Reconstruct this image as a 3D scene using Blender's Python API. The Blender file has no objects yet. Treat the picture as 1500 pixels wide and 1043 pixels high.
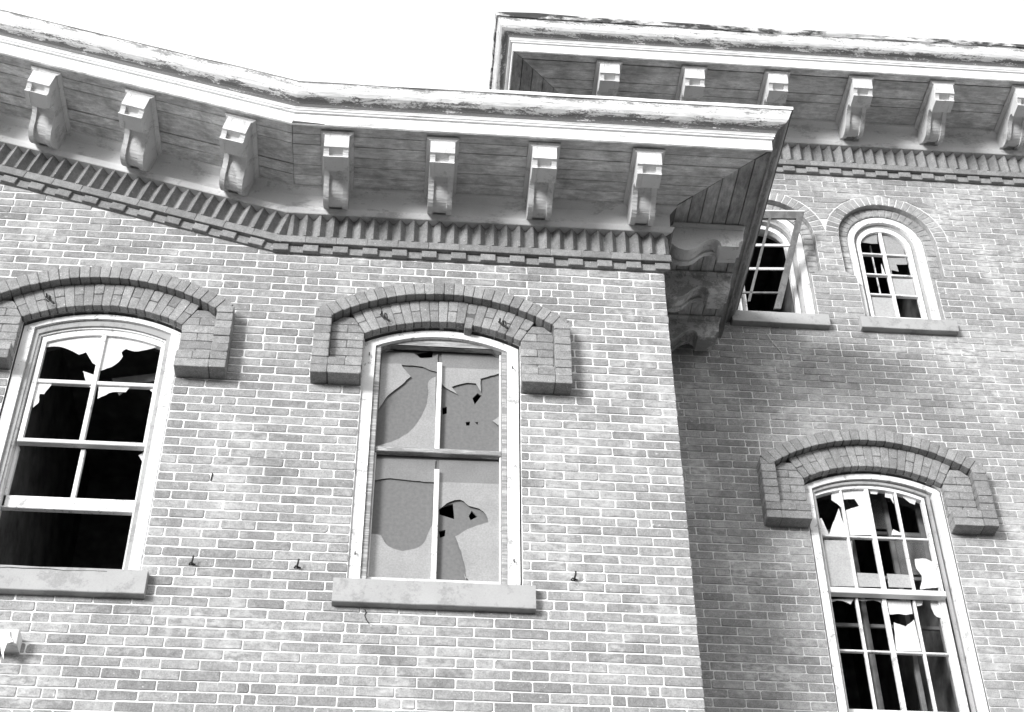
import bpy, bmesh, math, random
from mathutils import Vector, Matrix
from mathutils.geometry import tessellate_polygon
random.seed(7)
S = bpy.context.scene
COL = S.collection
R = random.random
def U(a, b): return a + (b - a) * random.random()

# ---------------------------------------------------------------- camera
Z0 = 9.15                       # height of the foot of the front frieze above the ground
CAM = Vector((-1.7243, -7.854, -7.5448 + Z0))
cam = bpy.data.cameras.new('camera')
co = bpy.data.objects.new('camera', cam)
COL.objects.link(co)
cam.sensor_width = 36.0
cam.lens = 36.0 * 2296.5 / 1500.0
cam.clip_start = 0.1
cam.clip_end = 2000
RIGHT = Vector((0.99689289, -0.07861018, -0.00500042))
UP = Vector((-0.04753082, -0.65095375, 0.7576279))
FWD = Vector((0.06281231, 0.75503619, 0.65266757))
co.matrix_world = Matrix(((RIGHT.x, UP.x, -FWD.x, CAM.x), (RIGHT.y, UP.y, -FWD.y, CAM.y),
                          (RIGHT.z, UP.z, -FWD.z, CAM.z), (0, 0, 0, 1)))
S.camera = co

# ---------------------------------------------------------------- light: a bright hazy day, soft low sun from the front left
SUN_EL, SUN_AZ = math.radians(13), math.radians(39)     # azimuth: to the left of the facade's normal
sun_dir = Vector((-math.sin(SUN_AZ) * math.cos(SUN_EL), -math.cos(SUN_AZ) * math.cos(SUN_EL), math.sin(SUN_EL)))
SKY_CLEAR, SKY_CLOUD = .3, 2.5
W = bpy.data.worlds.new("World")
S.world = W
W.use_nodes = True
nt = W.node_tree
nt.nodes.clear()
sky = nt.nodes.new('ShaderNodeTexSky')
sky.sky_type = 'NISHITA'
sky.sun_disc = False
sky.sun_elevation = SUN_EL
sky.sun_rotation = math.atan2(sun_dir.x, sun_dir.y)
sky.air_density = 2.0
sky.dust_density = 8.0
sky.ozone_density = 1.0
bw = nt.nodes.new('ShaderNodeRGBToBW')                  # a black and white photograph: the sky without its colour
bg = nt.nodes.new('ShaderNodeBackground')
out = nt.nodes.new('ShaderNodeOutputWorld')
bg.inputs['Strength'].default_value = 0.15
nt.links.new(sky.outputs[0], bw.inputs[0])
haze = nt.nodes.new('ShaderNodeMath')                   # thin even cloud over the whole sky
haze.operation = 'MULTIPLY_ADD'
haze.inputs[1].default_value = SKY_CLEAR
haze.inputs[2].default_value = SKY_CLOUD
nt.links.new(bw.outputs[0], haze.inputs[0])
nt.links.new(haze.outputs[0], bg.inputs['Color'])
nt.links.new(bg.outputs[0], out.inputs['Surface'])
sl = bpy.data.lights.new('sun', 'SUN')
sl.energy = 1.5
sl.angle = math.radians(17)
so = bpy.data.objects.new('sun', sl)
COL.objects.link(so)
so.rotation_euler = sun_dir.to_track_quat('Z', 'Y').to_euler()
so.location = (-6, -10, 14)
S.view_settings.view_transform = 'Standard'
S.view_settings.look = 'None'
S.view_settings.exposure = 1.53
S.view_settings.gamma = 1.0
S.view_settings.use_curve_mapping = False

# ---------------------------------------------------------------- materials
class N:
    """small node graph helper"""
    def __init__(self, name):
        self.m = bpy.data.materials.new(name)
        self.m.use_nodes = True
        self.t = self.m.node_tree
        self.t.nodes.clear()
        self.o = self.add('ShaderNodeOutputMaterial')
        self.b = self.add('ShaderNodeBsdfPrincipled')
        self.link(self.b.outputs[0], self.o.inputs[0])
        self.b.inputs['Roughness'].default_value = .9
        self.b.inputs['Specular IOR Level'].default_value = .2
    def add(self, t): return self.t.nodes.new(t)
    def link(self, a, b): self.t.links.new(a, b)
    def pos(self, scale=(1, 1, 1), obj=False):
        if obj:
            c = self.add('ShaderNodeTexCoord').outputs['Object']
        else:
            c = self.add('ShaderNodeNewGeometry').outputs['Position']
        mp = self.add('ShaderNodeMapping')
        mp.inputs['Scale'].default_value = scale
        self.link(c, mp.inputs['Vector'])
        return mp.outputs[0]
    def noise(self, vec, scale, detail=4, rough=.6, dist=0):
        n = self.add('ShaderNodeTexNoise')
        n.inputs['Scale'].default_value = scale
        n.inputs['Detail'].default_value = detail
        n.inputs['Roughness'].default_value = rough
        n.inputs['Distortion'].default_value = dist
        self.link(vec, n.inputs['Vector'])
        return n.outputs['Fac']
    def ramp(self, v, a, b, c0, c1):
        r = self.add('ShaderNodeMapRange')
        r.inputs['From Min'].default_value = a
        r.inputs['From Max'].default_value = b
        r.inputs['To Min'].default_value = c0
        r.inputs['To Max'].default_value = c1
        self.link(v, r.inputs['Value'])
        return r.outputs[0]
    def math(self, op, a, b=None):
        n = self.add('ShaderNodeMath')
        n.operation = op
        for i, v in enumerate((a, b)):
            if v is None: continue
            if isinstance(v, (int, float)): n.inputs[i].default_value = v
            else: self.link(v, n.inputs[i])
        return n.outputs[0]
    def mix(self, f, a, b):
        n = self.add('ShaderNodeMix')
        n.data_type = 'FLOAT'
        for i, v in zip((0, 2, 3), (f, a, b)):
            if isinstance(v, (int, float)): n.inputs[i].default_value = v
            else: self.link(v, n.inputs[i])
        return n.outputs[0]
    def rand(self):
        """one value per brick, whether it is an object of its own or an island of a joined mesh"""
        g = self.add('ShaderNodeNewGeometry').outputs['Random Per Island']
        o = self.add('ShaderNodeObjectInfo').outputs['Random']
        return self.math('FRACT', self.math('ADD', g, o))
    def done(self, v, bump=None, bstr=.3, bdist=.004):
        self.link(v, self.b.inputs['Base Color'])
        if bump is not None:
            bn = self.add('ShaderNodeBump')
            bn.inputs['Strength'].default_value = bstr
            bn.inputs['Distance'].default_value = bdist
            self.link(bump, bn.inputs['Height'])
            self.link(bn.outputs[0], self.b.inputs['Normal'])
        return self.m

def brick_mat(name, lo, hi, bloom=.0, grain=.12, bth=.6):
    n = N(name)
    p = n.pos()
    base = n.ramp(n.rand(), 0, 1, lo, hi)
    f = n.noise(p, 120, 3, .8)
    m = n.noise(p, 26, 5, .65)
    v = n.math('MULTIPLY', base, n.ramp(f, .3, .7, 1 - grain * 1.6, 1 + grain * 1.6))
    v = n.math('MULTIPLY', v, n.ramp(m, .3, .7, .80, 1.20))
    # lime bloom: pale stains with a shape of their own
    big = n.noise(p, 1.7, 6, .62, .6)
    sm = n.noise(n.pos((1, 1, 2.2)), 14, 4, .7)
    k = n.math('MULTIPLY', n.ramp(big, bth - .10, bth + .08, 0, 1), n.ramp(sm, .42, .62, .15, 1))
    k = n.math('MULTIPLY', k, bloom)
    sp = n.ramp(n.noise(p, 55, 2, .5), .69, .74, 0, .6)      # small lime flecks
    k = n.math('MAXIMUM', k, sp)
    v = n.mix(k, v, .66)
    pit = n.ramp(n.noise(p, 90, 2, .5), .26, .30, .55, 1)
    v = n.math('MULTIPLY', v, pit)
    return n.done(v, n.math('ADD', f, m), .5, .004)

def mortar_mat(name, c):
    n = N(name)
    p = n.pos()
    v = n.math('MULTIPLY', n.ramp(n.noise(p, 120, 3), .3, .7, .88, 1.1), c)
    v = n.math('MULTIPLY', v, n.ramp(n.noise(p, 4, 4), .35, .65, .82, 1.08))
    return n.done(v, n.noise(p, 200), .4, .003)

def paint_mat(name, white, worn, amount, stretch=(1, 1, 1), scale=9, fleck=.5, rough=.6):
    """old oil paint: white where it holds, weathered wood where it has gone"""
    n = N(name)
    p = n.pos(stretch)
    a = n.noise(p, scale, 8, .68, .3)
    b = n.noise(n.pos(stretch), scale * 7, 5, .7)
    s = n.math('ADD', n.math('MULTIPLY', a, .72), n.math('MULTIPLY', b, .28))
    k = n.ramp(s, amount - .035, amount + .035, 1, 0)
    g = n.ramp(n.noise(n.pos(tuple(x * .6 for x in stretch)), scale * 16, 4, .7), .3, .7, .75, 1.25)
    w = n.math('MULTIPLY', n.ramp(n.noise(n.pos(), 3.2, 5, .6), .3, .7, .9, 1.06), white)
    w = n.math('MULTIPLY', w, n.ramp(n.noise(n.pos(), 160, 3, .6), .3, .75, .93, 1.05))
    d = n.math('MULTIPLY', g, worn)
    n.b.inputs['Roughness'].default_value = rough
    return n.done(n.mix(n.math('MULTIPLY', k, fleck), w, d), s, .35, .004)

def plain_mat(name, c, var=.1, scale=60, rough=.9, spec=.2):
    n = N(name)
    n.b.inputs['Roughness'].default_value = rough
    n.b.inputs['Specular IOR Level'].default_value = spec
    f = n.noise(n.pos(), scale, 4)
    return n.done(n.math('MULTIPLY', n.ramp(f, .3, .7, 1 - var, 1 + var), c), f, .2, .003)

def crown_mat():
    """the tin crown moulding: white paint gone in ragged bands along its run, rust-grey beneath"""
    n = N('stained_crown')
    uv = n.add('ShaderNodeUVMap').outputs[0]            # u runs along the moulding in metres, v across it 0..1
    sep = n.add('ShaderNodeSeparateXYZ')
    n.link(uv, sep.inputs[0])
    v = sep.outputs[1]
    mp = n.add('ShaderNodeMapping'); mp.inputs['Scale'].default_value = (1, .9, 1)
    n.link(uv, mp.inputs[0])
    a = n.noise(mp.outputs[0], 5.5, 8, .66, .4)
    mp2 = n.add('ShaderNodeMapping'); mp2.inputs['Scale'].default_value = (1.1, .6, 1)
    n.link(uv, mp2.inputs[0])
    b = n.noise(mp2.outputs[0], 42, 6, .72)
    rag = n.math('ADD', n.math('MULTIPLY', n.math('SUBTRACT', a, .5), 1.5), n.math('MULTIPLY', n.math('SUBTRACT', b, .5), 1.0))
    lowb = n.ramp(n.math('ADD', v, n.math('MULTIPLY', rag, 1.1)), .30, .38, 1, 0)       # worn band low on the curve
    topb = n.ramp(n.math('ADD', v, n.math('MULTIPLY', rag, 1.3)), .93, 1.06, 0, .8)
    flk = n.ramp(b, .645, .68, 0, .6)
    k = n.math('MAXIMUM', n.math('MAXIMUM', lowb, topb), flk)
    g = n.ramp(n.noise(uv, 60, 5, .7), .3, .7, .10, .24)
    w = n.ramp(n.noise(uv, 9, 6, .6), .35, .65, .58, .86)
    n.b.inputs['Roughness'].default_value = .5
    return n.done(n.mix(k, w, g), a, .3, .004)

def glass_mat(name, c, rough, alpha):
    n = N(name)
    f = n.noise(n.pos(), 90, 4)
    g = n.noise(n.pos(), 5, 4)
    n.b.inputs['Roughness'].default_value = rough
    n.b.inputs['Specular IOR Level'].default_value = .6
    v = n.math('MULTIPLY', n.ramp(f, .3, .7, .85, 1.15), n.ramp(g, .3, .7, c * .88, c * 1.12))
    n.b.inputs['Alpha'].default_value = alpha
    return n.done(v)

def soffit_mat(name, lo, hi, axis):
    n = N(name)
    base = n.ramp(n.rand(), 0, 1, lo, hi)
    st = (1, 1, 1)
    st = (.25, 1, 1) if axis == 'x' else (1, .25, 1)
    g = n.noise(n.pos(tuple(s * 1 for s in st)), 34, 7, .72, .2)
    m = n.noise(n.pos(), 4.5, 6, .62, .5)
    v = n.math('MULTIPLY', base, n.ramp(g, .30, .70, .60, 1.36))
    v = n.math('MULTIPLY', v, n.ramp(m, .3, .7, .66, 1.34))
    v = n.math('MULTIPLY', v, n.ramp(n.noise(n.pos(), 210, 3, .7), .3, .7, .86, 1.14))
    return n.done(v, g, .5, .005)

def wallpaper_brick(name, c, m):
    n = N(name)
    t = n.add('ShaderNodeTexBrick')
    sep = n.add('ShaderNodeSeparateXYZ'); cmb = n.add('ShaderNodeCombineXYZ')
    n.link(n.add('ShaderNodeNewGeometry').outputs['Position'], sep.inputs[0])
    n.link(n.math('ADD', sep.outputs[0], sep.outputs[1]), cmb.inputs[0])
    n.link(sep.outputs[2], cmb.inputs[1])
    n.link(cmb.outputs[0], t.inputs['Vector'])
    t.inputs['Scale'].default_value = 1
    t.inputs['Brick Width'].default_value = .2175
    t.inputs['Row Height'].default_value = .0675
    t.inputs['Mortar Size'].default_value = .006
    t.inputs['Color1'].default_value = (c, c, c, 1)
    t.inputs['Color2'].default_value = (c * .75, c * .75, c * .75, 1)
    t.inputs['Mortar'].default_value = (m, m, m, 1)
    n.link(t.outputs[0], n.b.inputs['Base Color'])
    return n.m

M = dict(
    brick=brick_mat('front_brick', .20, .315, .6, .2, .57),
    brick_rear=brick_mat('rear_brick', .215, .33, .7, .2, .56),
    hood=brick_mat('hood_brick', .205, .30, .25, .22, .66),
    frieze=brick_mat('frieze_brick', .20, .28, .1, .18, .66),
    mortar=mortar_mat('lime_mortar', .78),
    mortar_rear=mortar_mat('rear_lime_mortar', .66),
    joint=mortar_mat('tight_dark_joint', .12),
    wall_plain=wallpaper_brick('distant_brickwork', .29, .7),
    white=paint_mat('white_paint', .80, .26, .425, (1, 1, 1), 16, .8),
    fascia=paint_mat('fascia_paint', .84, .32, .385, (.3, 1, 1), 14, .8),
    stripes=paint_mat('bed_moulding_paint', .80, .30, .41, (.15, 1, 3), 12, .8),
    crown=crown_mat(),
    bracket=paint_mat('bracket_paint', .66, .34, .43, (1, 1, .6), 11, .6),
    trim=paint_mat('trim_paint', .76, .34, .43, (.5, 1, 1), 8, .5),
    stop=paint_mat('stop_paint', .36, .2, .45, (1, 1, 1), 12, .6),  # grey tone stands in for the shade under the arch
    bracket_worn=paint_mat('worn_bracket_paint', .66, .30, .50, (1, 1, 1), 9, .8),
    torn_edge=paint_mat('torn_edge_metal', .62, .06, .5, (.35, 1, 1), 5, 1.0),
    shaded_trim=paint_mat('shaded_side_paint', .26, .10, .52, (1, .3, 1), 14, .7),  # dark colour carries the return's shade; the flecks are wear
    wood=paint_mat('weathered_wood', .45, .17, .52, (.2, 1, 3), 22, .8),
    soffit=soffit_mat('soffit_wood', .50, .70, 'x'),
    soffit_side=soffit_mat('side_soffit_wood', .32, .46, 'y'),  # darker copy of the soffit wood, the return's shade in its colour
    stone=paint_mat('sill_stone', .38, .24, .46, (1, 1, 1), 7, .6, .9),
    glass=glass_mat('dusty_glass', .27, .25, 1),
    glass_white=glass_mat('sky_lit_glass', .62, .12, 1),  # sky's reflection painted in as a pale glass colour
    glass_shade=glass_mat('shaded_glass_band', .17, .3, 1),  # reflection and shadow on the panes, painted as darker glass
    glass_dim=glass_mat('dim_glass', .36, .2, 1),
    glass_clear=glass_mat('clear_dirty_glass', .3, .1, .25),
    board=plain_mat('backing_board', .155, .12, 45),
    dark=plain_mat('dark_room', .13, .5, 6),
    inner=plain_mat('inner_sash_paint', .15, .25, 12),
    iron=plain_mat('rusted_iron', .05, .3, 60),
    roof=plain_mat('roof_felt', .10, .2, 20),
    roof_edge=plain_mat('roof_edge_metal', .85, .06, 12, .5),
    ground=plain_mat('gravel_ground', .06, .25, 3),
)

# ---------------------------------------------------------------- objects
WORLD = {}                                             # object name -> world position of its origin (no parent is turned)
def empty(name, loc, label, cat):
    o = bpy.data.objects.new(name, None)
    COL.objects.link(o)
    o.location = loc
    o['label'] = label; o['category'] = cat
    WORLD[o.name] = Vector(loc)
    return o
def obj(name, me, parent, loc=(0, 0, 0), roty=0.0, label=None, kind=None, rot=None):
    """link a mesh as one object; loc is in building space (z = 0 at the foot of the front frieze)"""
    o = bpy.data.objects.new(name, me)
    COL.objects.link(o)
    w = Vector(loc) + Vector((0, 0, Z0))
    if parent is not None:
        o.parent = parent
        o.location = w - WORLD[parent.name]
    else:
        o.location = w
    if rot: o.rotation_euler = rot
    elif roty: o.rotation_euler = (0, roty, 0)
    WORLD[o.name] = w
    if label: o['label'] = label
    if kind: o['kind'] = kind
    return o
def mesh(name, vs, fs, mat, uvs=None, smooth=False):
    me = bpy.data.meshes.new(name)
    me.from_pydata([tuple(v) for v in vs], [], fs)
    me.materials.append(M[mat])
    if uvs:
        l = me.uv_layers.new(name='UVMap')
        for i, poly in enumerate(me.polygons):
            for j, li in enumerate(poly.loop_indices):
                l.data[li].uv = uvs[i][j]
    bm = bmesh.new(); bm.from_mesh(me)
    if not uvs: bmesh.ops.recalc_face_normals(bm, faces=bm.faces)
    bm.to_mesh(me); bm.free()
    if smooth:
        for p_ in me.polygons: p_.use_smooth = True
    return me
class G:
    """collects pieces for one mesh"""
    def __init__(self): self.v = []; self.f = []
    def add(self, vs, fs):
        n = len(self.v); self.v += [tuple(v) for v in vs]; self.f += [tuple(i + n for i in f) for f in fs]
    def box(self, x0, x1, y0, y1, z0, z1):
        self.add([(x0, y0, z0), (x1, y0, z0), (x1, y1, z0), (x0, y1, z0), (x0, y0, z1), (x1, y0, z1), (x1, y1, z1), (x0, y1, z1)],
                 [(0, 3, 2, 1), (4, 5, 6, 7), (0, 1, 5, 4), (1, 2, 6, 5), (2, 3, 7, 6), (3, 0, 4, 7)])
    def me(self, name, mat, **k): return mesh(name, self.v, self.f, mat, **k)

def brick_geo(c, yf, yb, ch=.004, jit=.0012):
    """c: four (x, z) corners anticlockwise seen from the front (-y); yf front, yb back. 18 triangles."""
    cx = sum(p[0] for p in c) / 4; cz = sum(p[1] for p in c) / 4
    vs = [(x, yb, z) for x, z in c]
    o2 = [(x + U(-jit, jit), z + U(-jit, jit)) for x, z in c]
    vs += [(x, yf + ch, z) for x, z in o2]
    for x, z in o2:
        dx, dz = cx - x, cz - z
        sx = ch * U(.7, 1.9) * (1 if dx > 0 else -1); sz = ch * U(.6, 1.3) * (1 if dz > 0 else -1)
        if abs(sx) > abs(dx): sx = dx * .5
        if abs(sz) > abs(dz): sz = dz * .5
        vs.append((x + sx, yf + U(-.0008, .0008), z + sz))
    fs = []
    for a in (0, 4):
        for i in range(4):
            j = (i + 1) % 4
            fs.append((a + i, a + j, a + 4 + j, a + 4 + i))
    fs.append((8, 9, 10, 11))
    return vs, fs
def round_brick(c, yf, yb, ch=.0028, jit=.0012):
    """like brick_geo, its four corners worn round; 38 triangles"""
    o2 = []
    for i in range(4):
        p, a, b = Vector(c[i]), Vector(c[i - 1]), Vector(c[(i + 1) % 4])
        r = U(.003, .010)
        la, lb = (a - p).length, (b - p).length
        o2.append(p + (a - p) / la * min(r * U(.7, 1.5), la * .3) + Vector((U(-jit, jit), U(-jit, jit))))
        o2.append(p + (b - p) / lb * min(r * U(.5, 1.1), lb * .3) + Vector((U(-jit, jit), U(-jit, jit))))
    cx = sum(p[0] for p in c) / 4; cz = sum(p[1] for p in c) / 4
    vs = [(p.x, yb, p.y) for p in o2] + [(p.x, yf + ch * U(.5, 1.4), p.y) for p in o2]
    for p in o2:
        dx, dz = cx - p.x, cz - p.y
        vs.append((p.x + math.copysign(min(ch * 1.2, abs(dx) * .5), dx), yf + U(-.0008, .0008), p.y + math.copysign(min(ch, abs(dz) * .5), dz)))
    fs = []
    for a in (0, 8):
        for i in range(8):
            j = (i + 1) % 8
            fs.append((a + i, a + j, a + 8 + j, a + 8 + i))
    fs.append(tuple(range(16, 24)))
    return vs, fs
def rect(x0, x1, z0, z1): return [(x0, z0), (x1, z0), (x1, z1), (x0, z1)]

def in_frame(x, y, z, m=.03):
    d = Vector((x, y, z + Z0)) - CAM
    w = d.dot(FWD)
    if w <= 0: return False
    u = .5 + 2296.5 / 1500 * d.dot(RIGHT) / w
    v = .5 + 2296.5 / 1043 * d.dot(UP) / w
    return -m < u < 1 + m and -m < v < 1 + m
def dist(x, y, z): return (Vector((x, y, z + Z0)) - CAM).length
# ---------------------------------------------------------------- broken glass: outlines of the pieces left in each window, (x, z) in metres
GA_UP = [[(-4.141,-0.819),(-4.137,-0.751),(-3.988,-0.694),(-3.777,-0.655),(-3.742,-0.929),(-3.778,-0.931),(-3.856,-0.828),(-3.899,-0.852),(-3.944,-0.825),(-4.024,-0.793),(-4.104,-0.798)],[(-3.849,-0.989),(-3.757,-1.022),(-3.78,-1.122),(-3.805,-1.092)],[(-3.758,-0.642),(-3.626,-0.652),(-3.499,-0.681),(-3.362,-0.733),(-3.549,-0.801),(-3.606,-0.783),(-3.629,-0.814),(-3.616,-0.849),(-3.664,-0.933),(-3.74,-0.979)],[(-4.133,-1.108),(-4.023,-1.108),(-4.057,-1.194),(-4.086,-1.196),(-4.079,-1.267),(-4.106,-1.308)],[(-3.728,-1.113),(-3.533,-1.107),(-3.55,-1.146),(-3.629,-1.151),(-3.719,-1.212)],[(-3.402,-1.12),(-3.358,-1.082),(-3.36,-1.161)]]
GA_LO = [[(-3.405,-1.613),(-3.349,-1.557),(-3.356,-1.688)]]
GB = [[(-1.933,-0.79),(-1.8,-0.785),(-1.785,-0.82),(-1.733,-0.891),(-1.807,-0.983),(-1.867,-1.05),(-1.933,-1.185)],[(-1.939,-1.482),(-1.789,-1.411),(-1.695,-1.309),(-1.632,-1.159),(-1.614,-1.029),(-1.613,-0.919),(-1.569,-0.881),(-1.557,-1.485),(-1.938,-1.506)],[(-1.534,-0.8),(-1.14,-0.795),(-1.141,-0.826),(-1.272,-0.881),(-1.271,-0.994),(-1.303,-0.924),(-1.361,-0.921),(-1.462,-0.962),(-1.423,-1.024),(-1.527,-0.943)],[(-1.192,-1.232),(-1.132,-1.178),(-1.136,-1.28)],[(-1.938,-2.149),(-1.869,-2.156),(-1.838,-2.213),(-1.812,-2.237),(-1.733,-2.265),(-1.725,-2.469),(-1.938,-2.465)],[(-1.733,-2.265),(-1.662,-2.244),(-1.602,-2.19),(-1.578,-2.114),(-1.562,-2.071),(-1.552,-2.065),(-1.539,-2.468),(-1.725,-2.469)],[(-1.529,-1.74),(-1.137,-1.735),(-1.137,-2.467),(-1.32,-2.468),(-1.361,-2.405),(-1.344,-2.469),(-1.358,-2.337),(-1.417,-2.144),(-1.325,-2.077),(-1.216,-2.028),(-1.231,-1.971),(-1.274,-1.929),(-1.337,-1.912),(-1.391,-1.868),(-1.454,-1.887),(-1.52,-1.947)]]
GB_SHADE = [[(-1.933,-0.69),(-1.72,-0.682),(-1.69,-0.72),(-1.6,-0.72),(-1.56,-0.68),(-1.557,-0.84),(-1.6,-0.83),(-1.66,-0.8),(-1.75,-0.795),(-1.933,-0.788)],[(-1.534,-0.665),(-1.136,-0.658),(-1.14,-0.793),(-1.534,-0.798)],[(-1.939,-1.576),(-1.551,-1.566),(-1.555,-1.741),(-1.67,-1.737),(-1.829,-1.724),(-1.939,-1.746)],[(-1.529,-1.567),(-1.137,-1.56),(-1.137,-1.733),(-1.529,-1.738)]]  # bands of shadow and reflection, drawn as pieces of glass
GB_HOLES = [[(-1.705,-0.681),(-1.597,-0.638),(-1.595,-0.705),(-1.677,-0.716)],[(-1.324,-1.041),(-1.291,-0.996),(-1.264,-1.015),(-1.308,-1.092)],[(-1.521,-1.133),(-1.49,-1.123),(-1.489,-1.179),(-1.515,-1.189)],[(-1.519,-1.922),(-1.435,-1.892),(-1.424,-2.007),(-1.517,-1.978)],[(-1.318,-1.938),(-1.282,-1.982),(-1.324,-2.01),(-1.337,-1.98)],[(-1.518,-2.1),(-1.477,-2.088),(-1.48,-2.135),(-1.509,-2.149)],[(-1.366,-1.243),(-1.337,-1.236),(-1.341,-1.269),(-1.361,-1.271)],[(-1.306,-1.239),(-1.284,-1.238),(-1.289,-1.261)]]
GD_UP = [[(1.401,-0.779),(1.462,-0.733),(1.456,-0.896),(1.433,-0.863),(1.394,-0.831)],[(1.279,-1.007),(1.296,-0.996),(1.332,-1.137),(1.438,-0.902),(1.462,-1.135),(1.276,-1.139)],[(1.487,-0.711),(1.665,-0.691),(1.647,-1.127),(1.477,-1.135),(1.482,-0.925),(1.51,-0.908),(1.594,-0.873),(1.57,-0.812),(1.475,-0.822)],[(1.702,-0.705),(1.778,-0.701),(1.746,-0.761),(1.698,-0.758)],[(1.813,-0.726),(1.865,-0.728),(1.859,-0.841),(1.842,-0.79),(1.803,-0.784)],[(1.796,-1.119),(1.817,-1.068),(1.891,-1.115)],[(1.919,-0.747),(2.043,-0.767),(2.016,-0.841),(1.984,-0.827)],[(1.289,-1.189),(1.495,-1.184),(1.462,-1.573),(1.271,-1.577),(1.277,-1.363)],[(1.488,-1.456),(1.66,-1.458),(1.654,-1.569),(1.479,-1.572)],[(1.706,-1.456),(1.883,-1.457),(1.876,-1.566),(1.701,-1.567)],[(1.932,-1.32),(2.014,-1.314),(2.072,-1.346),(2.072,-1.55),(1.925,-1.576),(1.958,-1.459),(1.93,-1.401)]]
GD_LO = [[(1.273,-1.656),(1.453,-1.644),(1.421,-1.692),(1.369,-1.666),(1.328,-1.663),(1.277,-1.684)],[(1.482,-1.647),(1.645,-1.64),(1.645,-1.668),(1.59,-1.647),(1.505,-1.66)],[(1.688,-1.647),(1.858,-1.64),(1.855,-1.749),(1.81,-1.76),(1.759,-1.753),(1.688,-1.761)],[(1.708,-1.825),(1.745,-1.838),(1.787,-1.855),(1.857,-1.796),(1.864,-2.049),(1.688,-2.051)],[(1.891,-1.639),(1.95,-1.636),(1.935,-1.675),(1.883,-1.686)],[(2.004,-1.638),(2.077,-1.63),(2.066,-1.773),(2.026,-1.765),(2.001,-1.7)]]
GU = [[(2.027,1.972),(2.08,2.021),(2.135,2.036),(2.204,2.034),(2.193,1.925),(2.14,1.921),(2.045,1.942)],[(2.229,2.025),(2.285,2.026),(2.355,1.993),(2.394,1.926),(2.411,1.841),(2.409,1.779),(2.216,1.772)],[(2.185,1.688),(2.196,1.621),(2.199,1.561),(2.174,1.563)],[(2.231,1.759),(2.412,1.769),(2.412,1.694),(2.314,1.687),(2.322,1.603),(2.263,1.619),(2.251,1.548),(2.229,1.537),(2.225,1.623)],[(2.233,1.52),(2.424,1.524),(2.421,1.309),(2.228,1.306)],[(2.036,1.292),(2.216,1.295),(2.21,1.085),(2.022,1.082)]]

# ---------------------------------------------------------------- measurements (metres; building space)
H, L = .0675, .2175             # brick course and brick length with their joints
YD = 1.28                       # how far the rear wall stands behind the front wall
ZF = .078                       # foot of the front frieze
ZD = 2.607                      # foot of the rear frieze
TH = math.radians(15.3)         # slope of the raking cornice
PB = Vector((-2.702, 0, ZF))    # where the rake begins
SV = Vector((-math.cos(TH), 0, math.sin(TH)))
TV = Vector((math.sin(TH), 0, math.cos(TH)))
TT = math.tan(TH / 2)
S_END = 3.9

ground = obj('ground', mesh('ground', [(-900, -900, 0), (900, -900, 0), (900, 900, 0), (-900, 900, 0)], [(0, 1, 2, 3)], 'ground'),
             None, (0, 0, -Z0), kind='structure')

front = empty('brick_building', (-2.7, 0, 0),
              'lower brick wing in front, its bracketed cornice stepping up into a slope at the left', 'building')
rear = empty('brick_building', (3.0, YD, 0),
             'taller brick wing set back at the right with two round arched windows under its eaves', 'building')

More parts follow.
